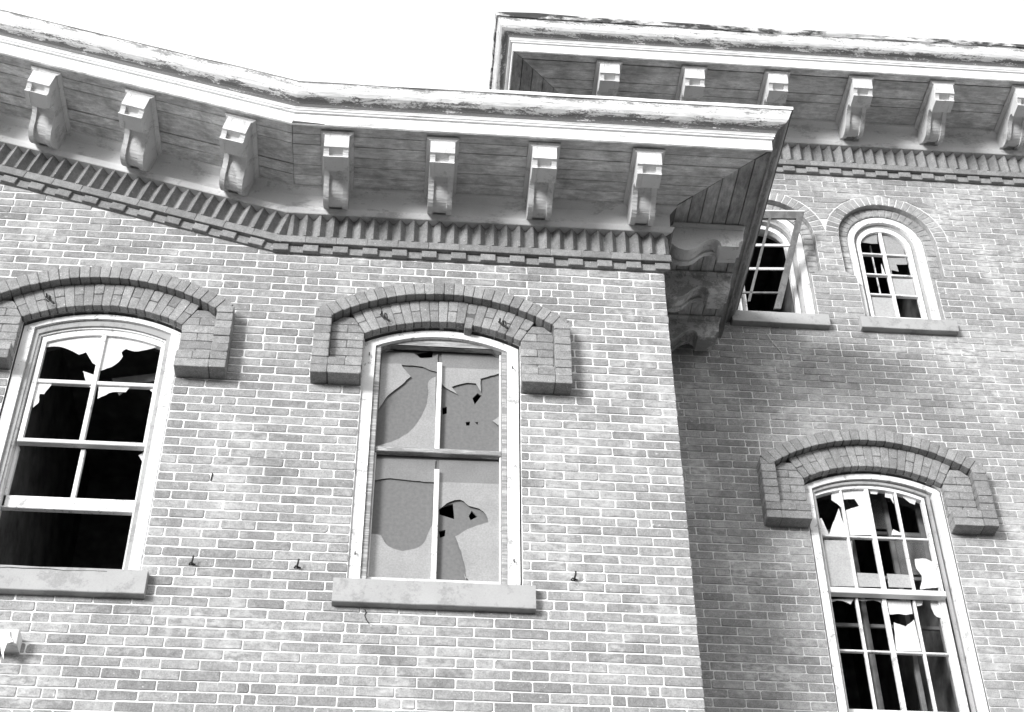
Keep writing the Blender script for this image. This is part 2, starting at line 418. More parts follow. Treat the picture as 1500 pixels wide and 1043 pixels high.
# ---------------------------------------------------------------- brick walls
def lay(parent, y0, rows, xa, xb, phase, holes, skip, mat, joint, count, edge=False, top=None, mesh_pool=8):
    """one wall of running bond; the nearest bricks in view become objects, the others one joined mesh"""
    pool = []
    for _ in range(mesh_pool):
        vs, fs = round_brick(rect(-(L - joint) / 2, (L - joint) / 2, -(H - joint) / 2, (H - joint) / 2), -.004, .02)
        pool.append(mesh('brick', vs, fs, mat))
    items = []
    for r, ztop in rows:
        z1, z0 = ztop - joint / 2, ztop - H + joint / 2
        a = xa(z0) if callable(xa) else xa
        segs = [(a, a, xb, xb)]
        for xc, f in holes:
            w0, w1 = f(z0), f(z1)
            if w0 <= 0 and w1 <= 0: continue
            ns = []
            for bl, tl, br, tr in segs:
                if min(br, tr) <= xc - max(w0, w1) or max(bl, tl) >= xc + max(w0, w1):
                    ns.append((bl, tl, br, tr)); continue
                ns.append((bl, tl, xc - w0 - .004, xc - w1 - .004))
                ns.append((xc + w0 + .004, xc + w1 + .004, br, tr))
            segs = [s for s in ns if s[2] - s[0] > .02 and s[3] - s[1] > .02]
        ph = phase(r)
        for bl, tl, br, tr in segs:
            k = math.ceil((max(bl, tl) + .035 - ph) / L)
            cuts = []
            while ph + k * L < min(br, tr) - .035:
                j = ph + k * L + U(-.004, .004)
                cuts.append(j)
                if R() < .05 and ph + (k + 1) * L < min(br, tr) - .05:
                    cuts.append(j + L * random.choice((.33, .5, .62)))
                k += 1
            ed = [(bl, tl)] + [(c, c) for c in cuts] + [(br, tr)]
            for i in range(len(ed) - 1):
                (b0, t0), (b1, t1) = ed[i], ed[i + 1]
                g0 = joint / 2 if i else 0
                g1 = joint / 2 if i < len(ed) - 2 else 0
                c = [(b0 + g0, z0), (b1 - g1, z0), (t1 - g1, z1), (t0 + g0, z1)]
                if skip and skip(c): continue
                if top and top(c): continue
                items.append((c, i == len(ed) - 2 and abs(b1 - xb) < 1e-6, r))
    def key(it):
        cx = sum(p[0] for p in it[0]) / 4; cz = sum(p[1] for p in it[0]) / 4
        hid = hidden(cx, y0, cz)
        return (0 if in_frame(cx, y0, cz) and not hid else 1, dist(cx, y0, cz))
    items.sort(key=key)
    rest = G()
    for i, (c, last, r) in enumerate(items):
        cx = sum(p[0] for p in c) / 4; cz = sum(p[1] for p in c) / 4
        ww = c[1][0] - c[0][0]
        full = abs(ww - (L - joint)) < .0085 and abs(c[2][0] - c[1][0]) < 1e-6 and not last
        yj = U(-.002, .002)
        wz = .0028 * math.sin(cx * 1.9 + r * .23) * math.sin(r * .31 + cx * .4) + .0012 * math.sin(cx * 6.1 + r * 1.7)   # courses are never dead straight
        cz += wz
        c = [(x, z + wz) for x, z in c]
        if i < count:
            if full:
                o = obj('brick', pool[random.randrange(mesh_pool)], parent, (cx, y0 + yj, cz), roty=U(-.006, .006))
                o.scale = (ww / (L - joint), 1, U(.97, 1.03))
                continue
            loc = [(x - cx, z - cz) for x, z in c]
            if last and edge:
                e = U(.001, .006); loc[1] = (loc[1][0] + e, loc[1][1]); loc[2] = (loc[2][0] + e, loc[2][1])
            vs, fs = round_brick(loc, -.004, .1 if last and edge else .02)
            obj('brick', mesh('brick', vs, fs, mat), parent, (cx, y0 + yj, cz))
        else:
            cc = [(x + U(-.0015, .0015), z + U(-.0012, .0012)) for x, z in c]
            if last and edge:
                e = U(.001, .006); cc[1] = (cc[1][0] + e, cc[1][1]); cc[2] = (cc[2][0] + e, cc[2][1])
            vs, fs = round_brick(cc, y0 - .004 + yj, y0 + (.1 if last and edge else .02))
            rest.add(vs, fs)
    if rest.v:
        obj('brickwork', rest.me('brickwork', mat), parent, kind='stuff')

def hidden(x, y, z):
    """behind the lower wing or its cornice as the street sees it"""
    if y < .5: return False
    return x < .14 + (z + 2.7) * .29 and z < 1.9 or (z < 2.6 and x < 1.06 and z > -.2)

def bed(name, parent, y0, xa, xb, zb, ztop, holes, mat, label=None):
    """the mortar the bricks sit in: one sheet with the window openings left out"""
    xs = {xa, xb}
    for xc, prof in holes:
        for w, _ in prof: xs |= {xc - w, xc + w}
        m = max(w for w, _ in prof)
        n = 22
        for i in range(1, n): xs.add(xc - m + 2 * m * i / n)
    xs = sorted(x for x in xs if xa <= x <= xb)
    xs += [] if xb in xs else [xb]
    vs, fs = [], []
    def q(x0, x1, b0, b1, t0, t1):
        n = len(vs)
        vs.extend([(x0, y0, b0), (x1, y0, b1), (x1, y0, t1), (x0, y0, t0)]); fs.append((n, n + 1, n + 2, n + 3))
    for x0, x1 in zip(xs, xs[1:]):
        if x1 - x0 < 1e-5: continue
        xm = (x0 + x1) / 2
        cuts0, cuts1 = [], []
        for xc, prof in holes:
            for w, fz in prof:
                if abs(xm - xc) < w:
                    cuts0.append(fz(x0 - xc)); cuts1.append(fz(x1 - xc))
                    break
        od = sorted(range(len(cuts0)), key=lambda i_: cuts0[i_][0])
        b0 = b1 = zb
        for i_ in od:
            q(x0, x1, b0, b1, cuts0[i_][0], cuts1[i_][0])
            b0, b1 = cuts0[i_][1], cuts1[i_][1]
        q(x0, x1, b0, b1, ztop(x0), ztop(x1))
    return obj(name, mesh(name, vs, fs, mat), parent, label=label)

RA, ZC = 1.06, 1.595            # radius of the flat arches and their centre below z = 0
def arc(r, zc, dx): return zc + math.sqrt(max(r * r - dx * dx, 0))
def flat_hole(sh):
    zc = sh - ZC
    def f(z):
        if -2.66 + sh < z <= zc + .926: return .515
        if zc + .926 < z < zc + RA: return min(.515, math.sqrt(RA * RA - (z - zc) ** 2))
        return 0
    return f
def flat_prof(sh): return [(.515, lambda dx: (-2.66 + sh, arc(RA, sh - ZC, min(abs(dx), .515))))]
def hood_skip(xc, sh):
    zc = sh - ZC
    def s(c):
        if all(abs(x - xc) < .83 and zc + .53 < z < zc + .93 for x, z in c): return True
        return all(abs(x - xc) < .83 and z > zc + .9 and math.hypot(x - xc, z - zc) < 1.345 for x, z in c)
    return s
XB, XA, XD, SD = -1.535, -3.76, 1.685, -.075
rake_z = lambda x: ZF + (PB.x - x) * math.tan(TH) if x < PB.x else ZF

wall_f = bed('wall', front, 0, -6.4, 0, -Z0, lambda x: rake_z(x) + .5, [(XA, flat_prof(0)), (XB, flat_prof(0))], 'mortar')
sk = [hood_skip(XA, 0), hood_skip(XB, 0)]
lay(wall_f, 0, [(r, -H * r) for r in range(-13, 60)], -5.7, 0, lambda r: -.45 * L * (r % 2),
    [(XA, flat_hole(0)), (XB, flat_hole(0))], lambda c: any(s(c) for s in sk), 'brick', .0082, 285, edge=True,
    top=lambda c: c[0][1] > rake_z(c[1][0]) + .03)
# flank of the front wing, beyond the corner, and its left end
g = G()
g.add([(0, 0, -Z0), (0, 3.5, -Z0), (0, 3.5, .6), (0, 0, .6)], [(0, 1, 2, 3)])
g.add([(-6.4, 0, -Z0), (-6.4, 3.5, -Z0), (-6.4, 3.5, 1.1), (-6.4, 0, 1.1)], [(0, 1, 2, 3)])
obj('side_wall', g.me('side_wall', 'wall_plain'), front)

# rear wall with a flat arched window below and two round arched ones above
RO, RI, RQ = .53, .42, .33      # rowlock ring, recess, opening
XU = (1.187, 2.232)
ZU = 1.855                      # springing of the round arches
def round_hole(z):
    if .80 < z <= 1.40: return RQ
    if 1.40 < z <= ZU: return RI
    if ZU < z < ZU + RO: return math.sqrt(RO * RO - (z - ZU) ** 2)
    return 0
rp = [(RQ, lambda dx: (.80, arc(RI, ZU, dx))), (RI, lambda dx: (1.40, arc(RI, ZU, dx)))]
wall_r = bed('wall', rear, YD, -.3, 7.2, -Z0, lambda x: ZD + .6,
             [(XD, flat_prof(SD)), (XU[0], rp), (XU[1], rp)], 'mortar_rear')
skd = hood_skip(XD, SD)
rrows = [(k, -1.518 + H * (k + 1)) for k in range(-30, 61)]
lay(wall_r, YD, rrows, lambda z: -.3 if z > 1.0 else .0, 4.7, lambda k: .344 + (.105 if k % 2 else 0),
    [(XD, flat_hole(SD)), (XU[0], round_hole), (XU[1], round_hole)], skd, 'brick_rear', .0066, 285)
g = G()
g.add([(-.3, YD, -Z0), (-.3, YD + 6, -Z0), (-.3, YD + 6, ZD + .6), (-.3, YD, ZD + .6)], [(0, 1, 2, 3)])
g.add([(7.2, YD, -Z0), (7.2, YD + 6, -Z0), (7.2, YD + 6, ZD + .6), (7.2, YD, ZD + .6)], [(0, 1, 2, 3)])
obj('side_wall', g.me('side_wall', 'wall_plain'), rear)

# recessed inner rings and flush outer rings of the round arches
for i, xc in enumerate(XU):
    g = G()
    n = 28
    vs, fs = [], []
    pts = [(RI, 1.40), (RI, ZU)] + [(RI * math.cos(a), ZU + RI * math.sin(a)) for a in [math.pi * k / n for k in range(1, n)]] + [(-RI, ZU), (-RI, 1.40)]
    pin = [(RQ, 1.40), (RQ, ZU)] + [(RQ * math.cos(a), ZU + RQ * math.sin(a)) for a in [math.pi * k / n for k in range(1, n)]] + [(-RQ, ZU), (-RQ, 1.40)]
    for (ax, az), (bx, bz) in zip(pts, pin): vs += [(xc + ax, YD, az), (xc + ax, YD + .055, az), (xc + bx, YD + .055, bz), (xc + bx, YD + .3, bz)]
    for k in range(len(pts) - 1):
        for m_ in range(3): fs.append((k * 4 + m_, k * 4 + m_ + 1, k * 4 + 5 + m_, k * 4 + 4 + m_))
    g.add(vs, fs)
    g.box(xc - RI, xc - RQ, YD + .001, YD + .3, 1.385, 1.40); g.box(xc + RQ, xc + RI, YD + .001, YD + .3, 1.385, 1.40)
    g.box(xc - RQ - .01, xc - RQ, YD + .001, YD + .3, .8, 1.385); g.box(xc + RQ, xc + RQ + .01, YD + .001, YD + .3, .8, 1.385)
    ring = obj('arch_recess', g.me('arch_recess', 'brick_rear'), rear)
    nb = 25
    for k in range(nb):
        a0, a1 = math.pi * k / nb, math.pi * (k + 1) / nb
        gp = .0042
        c = []
        for rr, aa, sg in ((RI + .001, a0, 1), (RO - .006, a0, 1), (RO - .006, a1, -1), (RI + .001, a1, -1)):
            da = sg * gp / rr
            c.append((xc + rr * math.cos(aa + da), ZU + rr * math.sin(aa + da)))
        vs, fs = brick_geo(c, YD - .004, YD + .05)
        obj('rowlock_brick', mesh('rowlock_brick', vs, fs, 'brick_rear'), ring)
    nb = 20
    for k in range(nb):
        a0, a1 = math.pi * k / nb, math.pi * (k + 1) / nb
        c = []
        for rr, aa, sg in ((RQ + .002, a0, 1), (RI - .003, a0, 1), (RI - .003, a1, -1), (RQ + .002, a1, -1)):
            da = sg * .004 / rr
            c.append((xc + rr * math.cos(aa + da), ZU + rr * math.sin(aa + da)))
        vs, fs = brick_geo(c, YD + .05, YD + .12)
        obj('rowlock_brick', mesh('rowlock_brick', vs, fs, 'brick_rear'), ring)
    for k in range(7):
        z = 1.40 + k * H * .965
        for sg in (-1, 1):
            x0, x1 = sorted((xc + sg * (RQ + .002), xc + sg * (RI - .003)))
            vs, fs = brick_geo(rect(x0, x1, z + .004, z + H * .965 - .004), YD + .05, YD + .12)
            obj('jamb_brick', mesh('jamb_brick', vs, fs, 'brick_rear'), ring)

# ---------------------------------------------------------------- swept mouldings
def sweep(name, parent, prof, where, mat, uv=False, closed=False, smooth=False, jig=None, label=None, side_mat='shaded_trim'):
    """prof: (offset from the wall, height above the frieze's foot); where: which runs"""
    rows = []
    for o, t in prof:
        if where == 'front':
            a = PB + SV * S_END + TV * t; a.y = -o
            if jig:
                pts = [a]
                for k in range(1, 14):
                    s = S_END * (1 - k / 14); p = PB + SV * s + TV * (t + U(-jig, jig)); p.y = -o + U(-jig, jig); pts.append(p)
                pts.append(Vector((PB.x + TT * t, -o, ZF + t)))
                for k in range(1, 14):
                    pts.append(Vector((PB.x + (o - PB.x) * k / 14, -o + U(-jig, jig), ZF + t + U(-jig, jig))))
                pts.append(Vector((o, -o, ZF + t)))
                pts.append(Vector((o, YD, ZF + t)))
            else:
                pts = [a, Vector((PB.x + TT * t, -o, ZF + t)), Vector((o, -o, ZF + t)), Vector((o, YD, ZF + t))]
        else:
            e = .03 if t > .5 else 0
            z = ZD + t + e
            pts = [Vector((-.3 - o, YD + 5.5, z)), Vector((-.3 - o, YD - o, z))]
            if jig:
                for k in range(1, 22):
                    pts.append(Vector((-.3 - o + (6.8 + o) * k / 22, YD - o + U(-jig, jig), z + U(-jig, jig))))
            pts.append(Vector((6.5, YD - o, z)))
            pts.append(Vector((7.3, YD - o, z)))
        rows.append(pts)
    m = len(rows[0])
    if closed: rows = rows + [rows[0]]
    vs = [p for r_ in rows for p in r_]
    fs, uvs = [], []
    cum = [0]
    for i in range(1, m): cum.append(cum[-1] + (rows[0][i] - rows[0][i - 1]).length)
    off = 0 if where == 'front' else 40
    dl = [0]
    for j in range(1, len(rows)): dl.append(dl[-1] + math.hypot(prof[j % len(prof)][0] - prof[j - 1][0], prof[j % len(prof)][1] - prof[j - 1][1]))
    for j in range(len(rows) - 1):
        for i in range(m - 1):
            fs.append((j * m + i, j * m + i + 1, (j + 1) * m + i + 1, (j + 1) * m + i))
            v0, v1 = dl[j] / max(dl[-1], 1e-6), dl[j + 1] / max(dl[-1], 1e-6)
            uvs.append([(cum[i] + off, v0), (cum[i + 1] + off, v0), (cum[i + 1] + off, v1), (cum[i] + off, v1)])
    me = mesh(name, vs, fs, mat, uvs if uv else None, smooth)
    if where == 'front' and side_mat:                   # return round the corner: its shade is put into a darker coat
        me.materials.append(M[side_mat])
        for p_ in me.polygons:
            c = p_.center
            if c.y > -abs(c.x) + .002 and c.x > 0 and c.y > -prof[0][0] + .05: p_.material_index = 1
    return obj(name, me, parent, label=label)

CROWN = [(.728, .703), (.733, .706), (.735, .712), (.742, .722), (.756, .731), (.776, .739), (.797, .752), (.812, .772), (.822, .797), (.832, .822), (.838, .835)]
for par, wh in ((front, 'front'), (rear, 'rear')):
    cor = sweep('cornice', par, [(.698, .569), (.702, .660)], wh, 'fascia')
    sweep('bed_moulding', cor, [(.704, .660), (.716, .664), (.716, .676), (.724, .680), (.724, .694), (.730, .700), (.730, .704)], wh, 'stripes')
    sweep('crown_moulding', cor, CROWN, wh, 'crown', uv=True, jig=.0012)
    if wh == 'front':
        sweep('roof_edge', cor, [(.838, .836), (.846, .836), (.848, .862), (.80, .868)], wh, 'roof_edge', jig=.0035)
    else:
        sweep('roof_edge', cor, [(.838, .836), (.850, .840), (.858, .880), (.80, .905)], wh, 'torn_edge', jig=.008)
    sweep('fascia_back', cor, [(.690, .560), (.698, .566), (.698, .568)], wh, 'soffit')
    sweep('soffit_backing', cor, [(.04, .600), (.70, .600)], wh, 'dark')
    sweep('frieze_board', cor, [(.066, .372), (.070, .500), (.072, .520), (.104, .545), (.118, .552), (.122, .570), (.122, .60)], wh, 'trim')
    sweep('architrave_strip', cor, [(.0, .336), (.070, .336), (.075, .340), (.090, .366), (.093, .375), (.06, .381)], wh, 'trim')
    sweep('frieze_core', cor, [(.002, .0), (.022, .001), (.022, .062), (.012, .064), (.012, .338)], wh, 'frieze')

# soffit boards
def plank(parent, o0, o1, run, mat, t=.573):
    """a board of the eaves, run: rake, front, side, rear, rear_side"""
    dz = U(-.004, .005)
    y0_, y1_ = o0 + U(.001, .0045), o1 - U(.001, .0045)
    e = .03 if run[:4] == 'rear' else 0
    lo, hi = t + dz, t + .02 + dz
    def pts(o, h, end):
        if run == 'rake':
            if end == 0: p = PB + SV * S_END + TV * h; p.y = -o; return p
            return Vector((PB.x + TT * h - .002, -o, ZF + h))
        if run == 'front':
            if end == 0: return Vector((PB.x + TT * h + .002, -o, ZF + h))
            return Vector((o - .003 + U(-.004, .002), -o, ZF + h))
        if run == 'side':
            if end == 0: return Vector((o, -o + .004 + U(-.003, .006), ZF + h))
            return Vector((o, YD - .002, ZF + h))
        if run == 'rear':
            if end == 0: return Vector((-.3 - o + .003, YD - o, ZD + e + h))
            return Vector((7.2, YD - o, ZD + e + h))
        if end == 0: return Vector((-.3 - o, YD + 5, ZD + e + h))
        return Vector((-.3 - o, YD - o + .003, ZD + e + h))
    vs = []
    for end in (0, 1):
        for o, h in ((y0_, lo), (y1_, lo), (y1_, hi), (y0_, hi)):
            vs.append(pts(o, h, end))
    fs = [(0, 1, 5, 4), (1, 2, 6, 5), (2, 3, 7, 6), (3, 0, 4, 7), (0, 3, 2, 1), (4, 5, 6, 7)]
    obj('soffit_board', mesh('soffit_board', vs, fs, mat), parent)
for par, runs in ((front, ('rake', 'front', 'side')), (rear, ('rear', 'rear_side'))):
    soff = sweep('soffit', par, [(.118, .597), (.70, .597)], 'front' if par is front else 'rear', 'dark')
    for run in runs:
        x = .120
        k = 0
        while x < .69:
            w = .096 + U(-.006, .006)
            if .698 - x - w < .05: w = .698 - x
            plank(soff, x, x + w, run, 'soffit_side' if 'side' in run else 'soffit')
            x += w

# ---------------------------------------------------------------- brick frieze: dentils, a string course and saw-tooth soldiers
def place(kind, me, parent, run, s, t=0):
    if run == 'rake':
        p = PB + SV * s + TV * t
        return obj(kind, me, parent, p, roty=TH)
    if run == 'front': return obj(kind, me, parent, (s, 0, ZF + t))
    return obj(kind, me, parent, (s, YD, ZD + t))
def pool_of(name, c, yf, yb, mat, n=5):
    r_ = []
    for _ in range(n):
        vs, fs = brick_geo(c, yf, yb, .003)
        r_.append(mesh(name, vs, fs, mat))
    return r_
PD = pool_of('dentil_brick', rect(-.052, .052, .001, .060), -.043, .0, 'frieze')
PS = pool_of('string_brick', rect(-.106, .106, .066, .130), -.057, .0, 'frieze')
PT = []
for _ in range(6):
    w = .0455
    tip = -.060 + U(-.003, .003)
    t0, t1 = .131, .337
    j = [U(-.0015, .0015) for _ in range(6)]
    f_ = .0065
    vs = [(-w, -.006, t0), (j[0] - f_, tip, t0), (j[0] + f_, tip, t0), (w, -.006, t0), (-w, -.006, t1), (j[1] - f_, tip + j[2], t1), (j[1] + f_, tip + j[2], t1), (w, -.006, t1), (-w, .0, t0), (w, .0, t0), (-w, 0, t1), (w, 0, t1)]
    PT.append(mesh('soldier_brick', vs, [(0, 1, 5, 4), (1, 2, 6, 5), (2, 3, 7, 6), (0, 3, 2, 1), (4, 5, 6, 7), (8, 0, 4, 10), (3, 9, 11, 7)], 'frieze'))
fr_f = obj('brick_frieze', (lambda g_: (g_.box(PB.x, 0, -.001, .05, ZF, ZF + .33), g_.me('brick_frieze', 'frieze'))[1])(G()), front)
fr_r = obj('brick_frieze', (lambda g_: (g_.box(-.3, 7.1, YD - .001, YD + .05, ZD, ZD + .33), g_.me('brick_frieze', 'frieze'))[1])(G()), rear)
for k in range(14): place('dentil_brick', random.choice(PD), fr_f, 'front', .045 - .052 - .205 * k)
for k in range(18): place('dentil_brick', random.choice(PD), fr_f, 'rake', .155 + .205 * k)
for k in range(24): place('dentil_brick', random.choice(PD), fr_r, 'rear', .03 + .2065 * k)
for k in range(13): place('string_brick', random.choice(PS), fr_f, 'front', .057 - .106 - .001 - .2135 * k)
for k in range(18): place('string_brick', random.choice(PS), fr_f, 'rake', .095 + .2135 * k)
for k in range(23): place('string_brick', random.choice(PS), fr_r, 'rear', .07 + .2135 * k)
for k in range(29): place('soldier_brick', random.choice(PT), fr_f, 'front', .01 - .0935 * k)
for k in range(40): place('soldier_brick', random.choice(PT), fr_f, 'rake', .035 + .0935 * k)
for k in range(52): place('soldier_brick', random.choice(PT), fr_r, 'rear', .0 + .0935 * k)

# ---------------------------------------------------------------- cornice brackets
def extr(prof, x0, x1):
    n = len(prof)
    vs = [(x0, -o, t) for o, t in prof] + [(x1, -o, t) for o, t in prof]
    fs = [tuple(range(n)), tuple(range(2 * n - 1, n - 1, -1))]
    for i in range(n): fs.append((i, (i + 1) % n, (i + 1) % n + n, i + n))
    return vs, fs
def curve(p, n=5):
    """Catmull-Rom through the scroll's points"""
    out_ = []
    for i in range(len(p) - 1):
        a, b, c, d = p[max(i - 1, 0)], p[i], p[i + 1], p[min(i + 2, len(p) - 1)]
        for k in range(n):
            t = k / n
            out_.append(tuple(.5 * (2 * b[q] + (c[q] - a[q]) * t + (2 * a[q] - 5 * b[q] + 4 * c[q] - d[q]) * t * t + (3 * b[q] - a[q] - 3 * c[q] + d[q]) * t ** 3) for q in (0, 1)))
    return out_ + [p[-1]]
# heights above the frieze's foot
scroll = curve([(.456, .377), (.449, .416), (.428, .436), (.400, .440), (.352, .420), (.315, .388), (.278, .350), (.240, .326), (.200, .316), (.160, .322), (.125, .342), (.10, .372)])
concave = curve([(.602, .428), (.588, .412), (.580, .394), (.586, .380)], 3)
side_prof = [(.06, .565), (.634, .565), (.634, .530), (.622, .436), (.606, .432)] + concave + [(.587, .374), (.458, .372)] + scroll + [(.06, .378)]
scroll_in = [(o - .010 if i < 12 else o, t + .020) for i, (o, t) in enumerate(scroll)]
mid_prof = [(.06, .565), (.634, .565), (.634, .530), (.622, .436), (.572, .430), (.560, .415), (.558, .398), (.568, .386), (.585, .383), (.587, .375), (.458, .374)] + scroll_in + [(.06, .390)]
def bracket_mesh(nm='bracket'):
    g_ = G()
    for x0, x1, p in ((-.084, -.048, side_prof), (-.048, .048, mid_prof), (.048, .084, side_prof)):
        g_.add(*extr(p, x0, x1))
    return g_.me(nm, 'bracket')
def cap_mesh():
    g_ = G()
    lv = [(.112, .647, .570), (.112, .647, .560), (.108, .644, .556), (.103, .639, .552), (.096, .636, .546), (.093, .636, .541)]
    vs, fs = [], []
    for w, o, t in lv: vs += [(-w, -.06, t), (-w, -o, t), (w, -o, t), (w, -.06, t)]
    for i in range(len(lv) - 1):
        for a in range(3): fs.append((i * 4 + a, i * 4 + a + 1, i * 4 + 5 + a, i * 4 + 4 + a))
    n = (len(lv) - 1) * 4
    fs.append((n, n + 1, n + 2, n + 3))
    g_.add(vs, fs)
    return g_.me('bracket_cap', 'bracket')
def worn(me, j):
    m_ = me.copy()
    for v in m_.vertices:
        v.co += Vector((U(-j, j), U(-j, j), U(-j, j)))
    return m_
BM, CM = bracket_mesh(), cap_mesh()
BMS = [worn(BM, .0014) for _ in range(5)]
CMS = [worn(CM, .0014) for _ in range(5)]
def bracket(par, loc, roty=0, rotz=0, light=None):
    me = random.choice(BMS) if not light else light[0]
    cm = random.choice(CMS) if not light else light[1]
    b = obj('bracket', me, par, Vector(loc) + Vector((U(-.004, .004), 0, U(-.002, .001))), rot=(0, roty + U(-.008, .008), rotz))
    c = bpy.data.objects.new('bracket_cap', cm)
    COL.objects.link(c); c.parent = b
for x in (-2.312, -1.589, -.892, -.156): bracket(front, (x, 0, ZF))
for s in (.455, 1.187, 1.886, 2.60, 3.3): bracket(front, PB + SV * s, TH)
bracket(front, (0, .152, ZF), 0, math.pi / 2)
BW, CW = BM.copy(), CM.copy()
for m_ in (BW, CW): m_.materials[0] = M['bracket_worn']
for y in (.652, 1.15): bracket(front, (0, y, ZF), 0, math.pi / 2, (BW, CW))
for x in (-.155, .58, 1.31, 2.055, 2.786, 3.51, 4.24): bracket(rear, (x, YD, ZD + .03))

# ---------------------------------------------------------------- brick hoods over the flat arched windows
def hood(par, xc, y0, sh, mat='hood', slip=False):
    zc = sh - ZC
    YL, YF = y0 - .124, y0 - .060
    R0, R1, R2 = RA, 1.255, 1.36
    core = G()
    def sector(r0, r1, a, yf, n=24):
        vs, fs = [], []
        for i in range(n + 1):
            t = -a + 2 * a * i / n
            for r_, y in ((r0, yf), (r1, yf), (r1, y0), (r0, y0 + .02)):
                vs.append((xc + r_ * math.sin(t), y, zc + r_ * math.cos(t)))
        for i in range(n):
            for k in range(4): fs.append((i * 4 + k, i * 4 + 4 + k, i * 4 + 4 + (k + 1) % 4, i * 4 + (k + 1) % 4))
        fs += [(0, 1, 2, 3), (n * 4, n * 4 + 1, n * 4 + 2, n * 4 + 3)]
        core.add(vs, fs)
    d = .006
    aL, aV = math.asin(.84 / R2), math.asin(.517 / R0)
    sector(R1 + d, R2 - d, aL - .01, YL + d)
    sector(R0 + d, R1 + .02, aV, YF + d)
    zb, zf = zc + .52, zc + .655
    for sg in (-1, 1):
        a, b = sorted((xc + sg * (.735 + d), xc + sg * (.845 - d)))
        core.box(a, b, YL + d, y0, zb + d, zc + 1.03)
        a, b = sorted((xc + sg * (.517 + d), xc + sg * .75))
        core.box(a, b, YL + d, y0, zb + d, zf - d)
        core.box(a, b, YF + d, y0, zf - d, zc + .93)
        a, b = sorted((xc + sg * .56, xc + sg * .75))
        core.box(a, b, YF + d, y0, zc + .93, zc + 1.02)
    hd = obj('window_hood', core.me('window_hood', 'joint'), par)
    def put(nm, c, yf, yb, mt=mat, dy=0):
        vs, fs = round_brick(c, yf + U(-.003, .003) + dy, yb, .003, .0014)
        obj(nm, mesh(nm, vs, fs, mt), hd)
    def wedge(nm, a0, a1, r0, r1, yf, yb, g=.0016, dr=0):
        c = []
        for r_, aa, sg in ((r0, a0, 1), (r0, a1, -1), (r1, a1, -1), (r1, a0, 1)):
            t = aa + sg * g / r_
            c.append((xc + (r_ + dr) * math.sin(t), zc + (r_ + dr) * math.cos(t)))
        put(nm, c, yf, yb)
    n = 26
    for i in range(n): wedge('label_brick', -aL + 2 * aL * i / n, -aL + 2 * aL * (i + 1) / n, R1, R2, YL, y0 + .02)
    n = 19
    for i in range(n):
        a0, a1 = -aV + 2 * aV * i / n, -aV + 2 * aV * (i + 1) / n
        if i % 2:
            wedge('arch_brick', a0, a1, R0, R1 - .002, YF, y0 + .09)
        else:
            m_ = R0 + .097
            dr = -.03 if slip and i == 12 else 0
            wedge('arch_brick', a0, a1, R0 + .001, m_, YF, y0 + .09, dr=dr)
            wedge('arch_brick', a0, a1, m_ + .004, R1 - .002, YF, y0 + .02)
    for sg in (-1, 1):
        def rc(u0, u1, z0, z1):
            a, b = sorted((xc + sg * u0, xc + sg * u1)); return rect(a, b, z0, z1)
        for k in range(2):
            z = zb + k * .0675
            cuts = ((.519, .735), (.737, .845)) if k == 0 else ((.519, .625), (.627, .735), (.737, .845))
            for a, b in cuts: put('hood_brick', rc(a, b, z + .0015, z + .066), YL, y0 + .02)
        k = 0
        z = zf
        while z < zc + 1.0:
            z1 = z + .0665
            zt = min(z1, arc(R2, zc, .845) - .001) 
            if z < zc + R1 * math.cos(aL) + .03:
                put('label_brick', rc(.737, .845, z + .0015, min(z1, zc + arc(R1, 0, .735) + .035)), YL, y0 + .02)
            # field bricks
            lo = .519 if z1 < zc + .93 else math.tan(aV) * (z - zc) + .004
            lo1 = .519 if z1 < zc + .93 else math.tan(aV) * (z1 - zc) + .004
            hi0 = min(.735, math.sqrt(max(R1 ** 2 - (z - zc) ** 2, 0)) - .002)
            hi1 = min(.735, math.sqrt(max(R1 ** 2 - (z1 - zc) ** 2, 0)) - .002)
            if hi1 - lo1 > .02:
                if k % 2 or hi1 < .73:
                    pcs = [(lo, lo1, hi0, hi1)]
                else:
                    pcs = [(lo, lo1, .626, .626), (.629, .629, hi0, hi1)]
                for b0, t0, b1, t1 in pcs:
                    c = [(xc + sg * b0, z + .0015), (xc + sg * b1, z + .0015), (xc + sg * t1, z1), (xc + sg * t0, z1)]
                    if sg < 0: c = [c[1], c[0], c[3], c[2]]
                    put('hood_brick', c, YF, y0 + .02)
            z += .0675; k += 1
    return hd
hood(front, XA, 0, 0)
hood(front, XB, 0, 0, slip=True)
hood(rear, XD, YD, SD)

# ---------------------------------------------------------------- windows
def outline(hw, r, zc, zb, n=20):
    """jamb, arch, jamb; the arch springs where it meets the jamb"""
    pts = [(-hw, zb)]
    a = math.asin(min(hw / r, 1))
    for i in range(n + 1):
        t = -a + 2 * a * i / n
        pts.append((r * math.sin(t), zc + r * math.cos(t)))
    return pts + [(hw, zb)]
def band(g_, xc, outer, inner, y0, y1):
    n = len(outer)
    vs = []
    for (ax, az), (bx, bz) in zip(outer, inner):
        vs += [(xc + ax, y0, az), (xc + bx, y0, bz), (xc + bx, y1, bz), (xc + ax, y1, az)]
    fs = []
    for i in range(n - 1):
        for k in range(4): fs.append((i * 4 + k, i * 4 + 4 + k, i * 4 + 4 + (k + 1) % 4, i * 4 + (k + 1) % 4))
    fs += [(0, 1, 2, 3), (n * 4 - 4, n * 4 - 3, n * 4 - 2, n * 4 - 1)]
    g_.add(vs, fs)
def bandobj(nm, par, xc, outer, inner, y0, y1, mat, label=None):
    g_ = G(); band(g_, xc, outer, inner, y0, y1)
    return obj(nm, g_.me(nm, mat), par, label=label)
